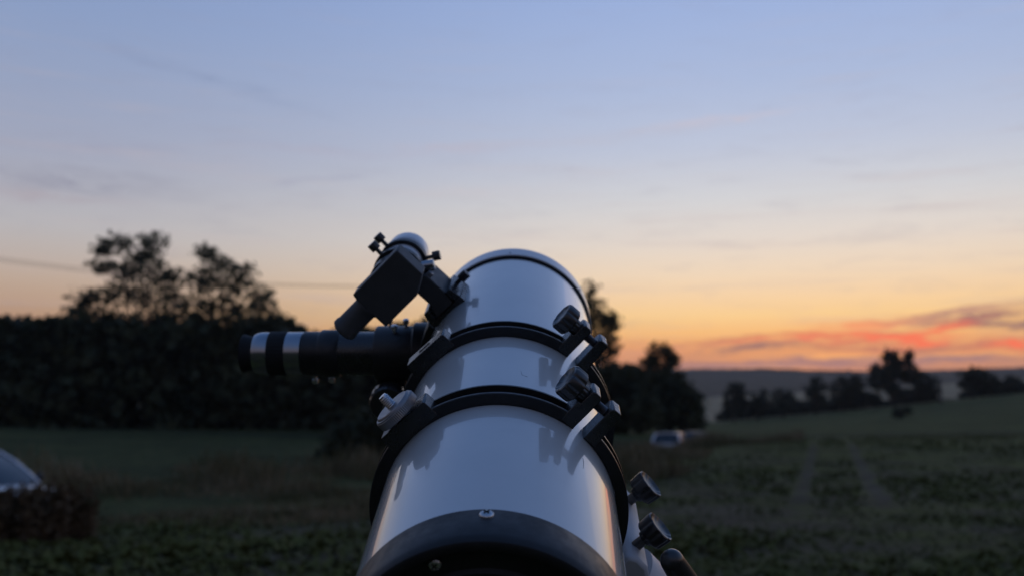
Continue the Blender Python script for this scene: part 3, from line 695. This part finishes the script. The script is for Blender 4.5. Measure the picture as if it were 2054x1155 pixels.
for th in (-22.5, 97.5, 217.5): pan_screw(v3(pol(th, .0668), -.0225), (0, 0, -1), .0036, scope, 'collimation_screw')
for th in (22, 142, 262): TB().lathe(v3(pol(th, .045), -.0210), (0, 0, -1), [(.008, 0), (.008, .006), (.007, .0075), (.0005, .0075)], n=24, flute=lambda t: 1 + .04 * math.cos(10 * t)).build('collimation_knob', 'knob', scope, smooth=40)
# hidden optics
TB().lathe((0, 0, .006), (0, 0, 1), [(.0005, 0), (.065, .004), (.065, -.004), (.0005, -.004)], n=60, cap=False).build('primary_mirror', 'mirror', scope)
sec = TB(); sec.lathe((0, 0, .475), (0, 0, -1), [(.0005, -.012), (.017, -.012), (.017, .006), (.0005, .02)], n=32, cap=False)
for k in range(4): sec.prism(rectp(45 + 90 * k, .012, RT - .0012, -.0006, .0006), .462, .486)
sec.build('secondary_spider', 'black', scope)

for th in (-1.5, 58.5, 118.5, 178.5, 238.5, 298.5): TB().lathe(v3(pol(th, RT + .0024), .531), rad3(th), [(.0016, -.001), (.0016, .0006), (.0011, .0011), (.0002, .0012)], n=16).build('rim_screw', 'steel', scope, smooth=35)
# fine scratches in the paint
def cyl_hit(u, v, r):
    q = np.array([(u - 1027) / F_PX, (v - 577.5) / F_PX, 1.0]); o = -p0
    O = np.array([o @ rv, o @ uv, o @ dv]); D_ = np.array([q @ rv, q @ uv, q @ dv])
    a = D_[0] ** 2 + D_[1] ** 2; b = O[0] * D_[0] + O[1] * D_[1]; c = O[0] ** 2 + O[1] ** 2 - r * r
    return O + D_ * ((-b - math.sqrt(b * b - a * c)) / a)
for path, w_ in (([(1169, 918), (1171, 926), (1170, 938)], .00011), ([(1045, 744), (1047, 751), (1058, 755)], .00008)):
    P3 = [cyl_hit(u, v, RT + .00005) for u, v in path]
    V, F = tube_mesh([(P3, [w_] * len(P3))], 5); TB().poly([tuple(v) for v in V], F).build('scratch', 'rubber', scope)

# tube rings
def tube_ring(s0, wheel):
    s1 = s0 + .0158; g = 3.4; ths = 41.8; thp = -42.7
    ri, ro, fl = RT + .0003, RT + .0085, .0024
    prof = [(ri, s0), (ro - .0005, s0), (ro, s0 + .0005), (ro, s0 + fl), (ri + .0042, s0 + fl + .0006), (ri + .0042, s1 - fl - .0006), (ro, s1 - fl), (ro, s1 - .0005), (ro - .0005, s1), (ri, s1)]
    ring = TB()
    ring.sweep(prof, ths + g, 360 + ths - g, n=150)
    ro_ = ring.build('tube_ring', 'black', scope, smooth=30)
    # pad with slot
    pad = TB().prism([tuple(pol(thp, q, t)) for q, t in ((RT + .0006, -.0208), (.0925, -.0203), (.0938, -.0192), (.0938, .0192), (.0925, .0203), (RT + .0006, .0208))], s0 - .0004, s1 + .0004)
    pad.build('mounting_pad', 'satin', ro_, smooth=25, bevel=.0004)
    if not wheel:
        c = pol(thp, .0939, -.002)
        sl = TB()
        pts = []
        for k in range(16):
            a = 2 * math.pi * k / 16; pts.append(tuple(pol(thp, .0941, -.001 + (.0040 if math.cos(a) > 0 else -.0040) + .0022 * math.cos(a))) + ((s0 + s1) / 2 + .0022 * math.sin(a),))
        sl.poly(pts, [tuple(range(16))]); sl.build('screw_slot', 'rubber', ro_)
    # clamp lugs either side of the split
    up_l = TB().prism([tuple(pol(ths, q, t)) for q, t in ((RT + .0006, -.0049), (.1075, -.0045), (.1095, -.0065), (.1098, -.0110), (.1085, -.0131), (.0972, -.0133), (.0970, -.0155), (.0858, -.0157), (RT + .0006, -.0150))], s0 - .0003, s1 + .0003)
    up_l.build('clamp_lug', 'satin', ro_, smooth=25, bevel=.0006)
    lo_l = TB().prism([tuple(pol(ths, q, t)) for q, t in ((RT + .0006, .0150), (.0858, .0145), (.0960, .0138), (.1078, .0134), (.1092, .0115), (.1090, .0062), (.1072, .0045), (RT + .0006, .0050))], s0 - .0003, s1 + .0003)
    lo_l.build('clamp_lug', 'satin', ro_, smooth=25, bevel=.0006)
    # bolt and lobed knob
    sm = (s0 + s1) / 2; o = v3(pol(ths, .1015), sm); ax = tan3(ths)
    bo = TB().lathe(o, ax, [(.0031, -.016)] + [(.0031 + (.0003 if i % 2 else -.0002), -.015 + i * .0005) for i in range(58)], n=20).build('clamp_bolt', 'bolt', ro_, smooth=30)
    fl_ = lambda t: 1 - .085 * max(0.0, math.cos(8 * t)) ** 2
    kn = TB().lathe(o, tuple(-np.array(ax)), [(.0060, .0133), (.0062, .0185), (.0098, .0188), (.0114, .0200), (.0116, .0220), (.0116, .0285), (.0108, .0300), (.0098, .0304), (.0090, .0300), (.0080, .0294), (.0060, .0288), (.0034, .0285), (.0005, .0284)], n=96, flute=fl_)
    kn.build('clamp_knob', 'knob', ro_, smooth=40)
    # lower pad that carries the dovetail bar
    TB().prism(rectp(137.3, RT + .0006, .0935, -.019, .019), s0 - .0004, s1 + .0004).build('foot_pad', 'satin', ro_, smooth=25, bevel=.0005)
    if wheel:
        o = v3(pol(thp, .0938, -.0005), sm); ax = rad3(thp)
        kf = lambda t: 1 + .012 * math.cos(70 * t)
        w = TB().lathe(o, ax, [(.0050, 0), (.0052, .0018), (.0140, .0020), (.0158, .0024)], n=280).lathe(o, ax, [(.0158, .0026), (.0160, .0030), (.0160, .0080), (.0156, .0084)], n=280, flute=kf).lathe(o, ax, [(.0156, .0082), (.0152, .0092), (.0140, .0093), (.0137, .0099), (.0129, .0106), (.0004, .0106)], n=120)
        wo2 = w.build('thumb_wheel', 'alu', ro_, smooth=40)
        TB().lathe(o, ax, [(.0036, .0100)] + [(.0030 if i % 2 else .0036, .0108 + i * .0007) for i in range(12)] + [(.0028, .0196), (.0004, .0198)], n=24).build('camera_screw', 'steel', wo2, smooth=30)
    return ro_
tube_ring(.2756, False)
tube_ring(.1397, True)
# dovetail bar
TB().prism([tuple(pol(137.3, q, t)) for q, t in ((.0940, -.0150), (.0940, .0150), (.1010, .0185), (.1075, .0215), (.1075, -.0215), (.1010, -.0185))], .115, .312).build('dovetail_bar', 'satin', scope, smooth=25, bevel=.0006)

# focuser (square to the tube, to the left)
FS = .455
foc = TB(); D = (-1, 0, 0); FO = (0, 0, FS)
def cyl(t, prof, o=FO, ax=D, n=56, **k): return t.lathe(o, ax, prof, n=n, **k)
base_f = TB()
# saddle base plate hugging the tube
base_f.sweep([(RT + .0002, FS - .036), (RT + .0065, FS - .035), (RT + .0075, FS - .033), (RT + .0075, FS + .033), (RT + .0065, FS + .035), (RT + .0002, FS + .036)], -118, -62, n=24)
cyl(base_f, [(.031, .080), (.031, .094), (.0295, .0955), (.0275, .0965), (.0275, .131), (.0265, .1325), (.0005, .1325)])
fo = base_f.build('focuser', 'black', scope, smooth=35)
hb = TB(); hb.lathe((-.117, -.034, FS - .019), (0, 0, 1), [(.011, 0), (.011, .038)], n=32); hb.prism([(-.131, -.034), (-.103, -.034), (-.103, -.014), (-.131, -.014)], FS - .017, FS + .017)
hb.build('pinion_housing', 'black', fo, smooth=35, bevel=.001)
TB().lathe((-.117, -.036, FS - .055), (0, 0, 1), [(.0035, 0), (.0035, .11)], n=16).build('focus_shaft', 'steel', fo)
for sgn in (-1, 1):
    TB().lathe((-.117, -.036, FS + sgn * .026), (0, 0, sgn), [(.006, 0), (.0165, .001), (.0180, .003), (.0180, .016), (.0165, .018), (.0130, .0185), (.0005, .0185)], n=80, flute=lambda t: 1 + .018 * math.cos(24 * t)).build('focus_knob', 'knob', fo, smooth=40)
cyl(TB(), [(.0215, .1325), (.0215, .168), (.0005, .168)]).build('draw_tube', 'satin', fo, smooth=35)
cyl(TB(), [(.0222, .168), (.0236, .170), (.0236, .186), (.0222, .188), (.0219, .189), (.0219, .2035), (.0205, .2045), (.0005, .2045)]).build('draw_tube_collar', 'black', fo, smooth=35)
for (xx, yy, ss, ax) in ((-.1125, .0275, FS - .010, (0, 1, 0)), (-.1035, .0275, FS + .008, (0, 1, 0)), (-.120, .0275, FS + .012, (0, 1, 0)), (-.178, -.0233, FS - .004, (0, -1, 0)), (-.194, -.0233, FS - .006, (0, -1, 0))):
    TB().lathe((xx, yy - (.002 if ax[1] > 0 else -.002), ss), ax, [(.0016, 0), (.0016, .0035), (.0030, .0036), (.0031, .0068), (.0022, .0078), (.0004, .0079)], n=20).build('lock_screw', 'steel', fo, smooth=35)
# eyepiece
eb = (-.2045, 0, FS)
ep = tele_empty('eyepiece', loc(*eb)); tag(ep, 'black and silver eyepiece standing out left of the focuser', 'eyepiece'); ebl = loc(*eb)
cyl(TB(), [(.0005, .2047), (.0206, .2047), (.0212, .2053), (.0212, .2200), (.0209, .2208), (.0005, .2208)]).build('barrel_ring', 'chrome', ep, ebl, 30)
cyl(TB(), [(.0005, .2209), (.0213, .2209), (.0215, .2215), (.0215, .2372), (.0212, .2380), (.0005, .2380)], flute=lambda t: 1 + .008 * math.cos(36 * t), n=144).build('rubber_grip', 'rubber', ep, ebl, 35)
cyl(TB(), [(.0005, .2381), (.0208, .2381), (.0209, .2386), (.0209, .2470), (.0200, .2505), (.0188, .2530), (.0005, .2530)]).build('silver_shoulder', 'chrome', ep, ebl, 35)
cyl(TB(), [(.0175, .2531), (.0168, .2560), (.0172, .2600), (.0188, .2640), (.0184, .2652), (.0160, .2640), (.0140, .2580), (.0005, .2575)]).build('eyecup', 'rubber', ep, ebl, 35)
cyl(TB(), [(.0005, .2576), (.0120, .2577), (.0100, .2592), (.0005, .2600)]).build('eye_lens', 'glass', ep, ebl, 30)

# finder shoe on the tube (part of the telescope)
E45 = -45.0
def e45(e, t): return tuple(pol(E45, e, t))
sh = TB().prism([e45(RT - .0010, -.0190), e45(.0835, -.0190), e45(.0835, .0205), e45(RT - .0030, .0205)], .4065, .4560)
sh.prism([e45(.0836, -.0190), e45(.0955, -.0160), e45(.0955, -.0105), e45(.0836, -.0125)], .4068, .4557)
sh.prism([e45(.0836, .0205), e45(.0955, .0185), e45(.0955, .0120), e45(.0836, .0140)], .4068, .4557)
sho = sh.build('finder_shoe', 'satin', scope, smooth=25, bevel=.0005)
TB().lathe(v3(e45(.0900, .0150), .438), (pol(E45, 0, 1)[0], pol(E45, 0, 1)[1], 0), [(.0021, 0), (.0021, .0095), (.0042, .0097), (.0044, .0102), (.0044, .0175), (.0040, .0180), (.0004, .0181)], n=48, flute=lambda t: 1 + .03 * math.cos(16 * t)).build('shoe_screw', 'black', sho, smooth=35)

# finder scope
fxy = np.array([-.1025, .0926]); FE, FT = float((-fxy[0] + fxy[1]) * .70711), float((fxy[0] + fxy[1]) * .70711)
fb = loc(*v3(e45(.0835, .0035), .43))
fd = tele_empty('finder_scope', fb); tag(fd, 'right-angle finder scope with black prism box and white tube', 'finder scope')
fa = (fxy[0], fxy[1], 0)
TB().lathe(fa, (0, 0, 1), [(.0005, .4156), (.0192, .4156), (.0192, .470), (.0206, .472), (.0208, .474), (.0208, .4925), (.0204, .4945), (.0188, .495), (.0178, .492), (.0178, .480), (.0005, .480)], n=72, cap=False).build('finder_tube', 'rim', fd, fb, 35)
TB().lathe(fa, (0, 0, 1), [(.0005, .4806), (.0176, .4806), (.012, .4826), (.0005, .4832)], n=48, cap=False).build('objective_lens', 'glass', fd, fb)
for s_ in (.4165, .4500):
    t = TB(); pr = [(.0194, 0), (.0226, 0), (.0232, .0006), (.0232, .0084), (.0226, .009), (.0194, .009)]
    k = len(pr); V, F = [], []
    for i in range(73):
        a = 2 * math.pi * i / 72
        for r, d in pr: V.append((fxy[0] + r * math.cos(a), fxy[1] + r * math.sin(a), s_ + d))
    for i in range(72):
        for j in range(k): F.append((i * k + j, i * k + (j + 1) % k, (i + 1) * k + (j + 1) % k, (i + 1) * k + j))
    t.poly(V, F); rg = t.build('bracket_ring', 'black', fd, fb, 35)
    for ang, plunger in ((132, False), (12, s_ < .43)):
        a = R_(ang); ax = (math.cos(a), math.sin(a), 0); o = (fxy[0] + ax[0] * .0195, fxy[1] + ax[1] * .0195, s_ + .0045)
        if plunger:
            TB().lathe(o, ax, [(.0050, .002), (.0053, .0035), (.0053, .0140), (.0048, .0146), (.0040, .0148), (.0005, .0148)], n=32).build('spring_plunger', 'chrome', rg, fb, 35)
        else:
            TB().lathe(o, ax, [(.0019, 0), (.0019, .0095), (.0043, .0096), (.0045, .0101), (.0045, .0165), (.0042, .0170), (.0004, .0171)], n=64, flute=lambda t: 1 + .05 * math.cos(12 * t)).build('adjuster_screw', 'knob', rg, fb, 35)
stem = TB().prism([e45(.0838, -.0095), e45(.0880, -.0095), e45(.0960, -.0058), e45(FE - .021, -.0062), e45(FE - .0165, -.0130), e45(FE - .0165, .0085), e45(FE - .018, .0125), e45(.0960, .0128), e45(.0880, .0108), e45(.0838, .0108)], .4082, .4580)
stem.build('bracket_stem', 'matt', fd, fb, 25, bevel=.0008)
TB().lathe(v3(e45(FE - .021, .0125), .414), (pol(E45, 0, 1)[0], pol(E45, 0, 1)[1], 0), [(.0030, -.001), (.0030, .0035), (.0022, .0042), (.0004, .0043)], n=20).build('stem_bolt', 'alu', fd, fb, 35)
bxp = [(-.0200, -.0268), (-.0200, .0137), (-.0102, .0313), (.0190, .0313), (.0202, .0300), (.0202, -.0255), (.0150, -.0268)]
box = TB().prism([e45(FE + a, FT + b) for a, b in bxp], .3605, .3835)
TB().lathe(fa, (0, 0, 1), [(.0005, .3832), (.0212, .3832), (.0218, .3840), (.0218, .4010), (.0200, .4030), (.0200, .4155), (.0005, .4155)], n=64, cap=False).build('prism_neck', 'black', fd, fb, 35)
box.build('prism_box', 'matt', fd, fb, 25, bevel=.0010)
td = pol(E45, 0, -1)
epo = v3(e45(FE + .0030, FT - .0262), .3720); ea = (td[0], td[1], 0)
f_ep = TB().lathe(epo, ea, [(.0125, 0), (.0125, .0030), (.0110, .0034), (.0110, .0280), (.0117, .0290), (.0117, .0330), (.0100, .0345), (.0080, .0335), (.0078, .0300), (.0004, .0300)], n=48).build('finder_eyepiece', 'matt', fd, fb, 35)
TB().lathe(epo, ea, [(.0004, .0302), (.0070, .0303), (.0005, .0312)], n=32, cap=False).build('eye_lens', 'glass', f_ep, fb)

# ------------------------------------------------------------------ equatorial mount and tripod under the tube
def w2l(P):
    return TM.inverted() @ Vector(P)
sad_c = pol(137.3, .118)
mb_world = TM @ Vector(loc(sad_c[0], sad_c[1], .20))
hub = np.array([mb_world[0] + .09, mb_world[1] + .02, 0.86])
gz0 = H(hub[0], hub[1])
mnt = bpy.data.objects.new('telescope_mount', None); COL.objects.link(mnt); mnt.empty_display_size = .05
mnt.location = (hub[0], hub[1], gz0)
tag(mnt, 'white equatorial mount head with two black clamp knobs on a tripod', 'mount')
mnt_inv = Matrix.Translation((-hub[0], -hub[1], -gz0))
def mount_part(t, name, mat, smooth=35, bevel=0, parent=None):
    bmesh.ops.transform(t.bm, matrix=mnt_inv @ TM, verts=t.bm.verts)
    return bm_obj(name, t.bm, M[mat], parent or mnt, smooth, bevel)
A3 = 137.3
cl = TB().prism([tuple(pol(A3, q, -t)) for q, t in ((.0925, -.0240), (.0925, -.0300), (.1000, -.0400), (.1150, -.0400), (.1300, -.0340), (.1300, .0240), (.1220, .0300), (.1120, .0400), (.1060, .0440), (.0960, .0440), (.0890, .0400), (.0900, .0235), (.1085, .0222), (.1085, -.0222))], .150, .255)
sadl = mount_part(cl, 'saddle', 'mount', 30, .003)
side = np.array(tan3(A3)) * -1
for s_, nm in ((.2350, 'A'), (.1700, 'B')):
    o = v3(pol(A3, .0968, -.0425), s_)
    mount_part(TB().lathe(o, side, [(.0040, 0), (.0040, .0125)], n=20), 'clamp_bolt', 'bolt', parent=sadl)
    mount_part(TB().lathe(o, side, [(.0058, .0085), (.0066, .0116), (.0104, .0120), (.0116, .0133), (.0118, .0150), (.0124, .0222), (.0121, .0238), (.0114, .0243), (.0106, .0239), (.0096, .0231), (.0080, .0225), (.0058, .0220), (.0032, .0217), (.0005, .0216)], n=96, flute=lambda t: 1 - .075 * max(0.0, math.cos(7 * t)) ** 2), 'clamp_knob', 'knob', 40, parent=sadl)
# declination housing below the saddle
dh = TB().lathe(v3(pol(A3, .128), .20), rad3(A3), [(.036, 0), (.036, .020), (.033, .026), (.033, .110), (.030, .118), (.016, .12), (.016, .16)], n=56)
mount_part(dh, 'declination_housing', 'mount', 35)
# declination clutch lever
lv = TB(); nl = 15
V, F = [], []
la = np.array([*(pol(A3, .150, -.036) + np.array([.016, -.004])), .150]); lb = np.array([*(pol(A3, .0905, -.0755) + np.array([-.0020, -.0028])), .112]) 
lp = [la, la * .65 + lb * .35 + np.array([.006, -.006, 0]), la * .3 + lb * .7 + np.array([.003, -.002, 0]), lb]
pts_ = []
for i in range(13):
    t = i / 12; pts_.append((1 - t) ** 3 * lp[0] + 3 * (1 - t) ** 2 * t * lp[1] + 3 * (1 - t) * t * t * lp[2] + t ** 3 * lp[3])
rads = [.0170, .0158, .0146, .0134, .0124, .0114, .0106, .0099, .0093, .0089, .0085, .0082, .0079]
tipd = (pts_[-1] - pts_[-2]) / np.linalg.norm(pts_[-1] - pts_[-2])
for q_ in (.25, .5, .7, .85, .95, .995):
    pts_.append(pts_[12] + tipd * .0079 * q_); rads.append(.0079 * math.sqrt(1 - q_ * q_))
V, F = tube_mesh([(pts_, rads)], 20); lv.poly([tuple(v) for v in V], F)
mount_part(lv, 'clutch_lever', 'knob', 60)
# polar axis body, in the world frame
def wtube(name, mat, pts, rad, sides=28, parent=mnt, smooth=40):
    V, F = tube_mesh([([np.array(p) - np.array([hub[0], hub[1], gz0]) for p in pts], rad)], sides)
    bm = bmesh.new(); vs = [bm.verts.new(v) for v in V]
    for f in F: bm.faces.new([vs[i] for i in f])
    return bm_obj(name, bm, M[mat], parent, smooth)
dend = np.array(TM @ Vector(loc(*v3(pol(A3, .235), .20))))
h3 = np.array([hub[0], hub[1], hub[2]])
ra_dir = np.array([0.1, .62, .78]); ra_dir /= np.linalg.norm(ra_dir)
wtube('polar_axis_body', 'mount', [dend - ra_dir * .11, dend - ra_dir * .10, dend + ra_dir * .04, dend + ra_dir * .05], [.030, .037, .037, .030])
wtube('azimuth_neck', 'mount', [dend - ra_dir * .06, h3 + np.array([0, 0, .03]), h3], [.034, .04, .05])
wtube('azimuth_base', 'mount', [h3 + np.array([0, 0, .012]), h3, h3 - np.array([0, 0, .03]), h3 - np.array([0, 0, .05])], [.06, .065, .065, .055])
ca = np.array(TM @ Vector(loc(*v3(pol(A3, .27), .20)))); cb = np.array(TM @ Vector(loc(*v3(pol(A3, .42), .20))))
wtube('counterweight_shaft', 'steel', [ca, cb], [.009, .009], 16)
cw = wtube('counterweight', 'mount', [cb * .8 + ca * .2, cb * .79 + ca * .21, cb * .35 + ca * .65, cb * .34 + ca * .66], [.045, .05, .05, .045])
for k in range(3):
    a = R_(20 + 120 * k); out = np.array([math.cos(a), math.sin(a), 0])
    foot = h3 + out * .46; foot[2] = H(foot[0], foot[1]) - .01
    top = h3 + out * .05 - np.array([0, 0, .045])
    mid = top * .42 + foot * .58
    lg = wtube('tripod_leg', 'alu', [top, mid], [.019, .019], 16)
    wtube('leg_extension', 'steel', [mid, foot], [.0145, .0145], 16, parent=lg)
    wtube('leg_clamp', 'knob', [mid * 1.02 - foot * .02, mid * .96 + foot * .04], [.024, .024], 16, parent=lg)
    wtube('rubber_foot', 'rubber', [foot + np.array([0, 0, .04]), foot], [.018, .012], 12, parent=lg)

# ------------------------------------------------------------------ evening haze
hm = bpy.data.materials.new('evening_haze'); hm.use_nodes = True
ht_ = hm.node_tree; ht_.nodes.clear()
pv = ht_.nodes.new('ShaderNodeVolumePrincipled'); pv.inputs['Color'].default_value = (.93, .94, .96, 1)
pv.inputs['Density'].default_value = 1.5e-4; pv.inputs['Anisotropy'].default_value = 0.5
mo = ht_.nodes.new('ShaderNodeOutputMaterial'); ht_.links.new(pv.outputs[0], mo.inputs['Volume'])
bm = bmesh.new(); bmesh.ops.create_cube(bm, size=1, matrix=Matrix.Translation((0, 0, 34)) @ Matrix.Diagonal((5300, 5300, 74, 1)))
me = bpy.data.meshes.new('haze'); bm.to_mesh(me); bm.free(); me.materials.append(hm)
hz = bpy.data.objects.new('haze', me); COL.objects.link(hz); tag(hz, 'thin evening haze over the whole landscape', 'haze', kind='stuff')
scene.cycles.volume_bounces = 0
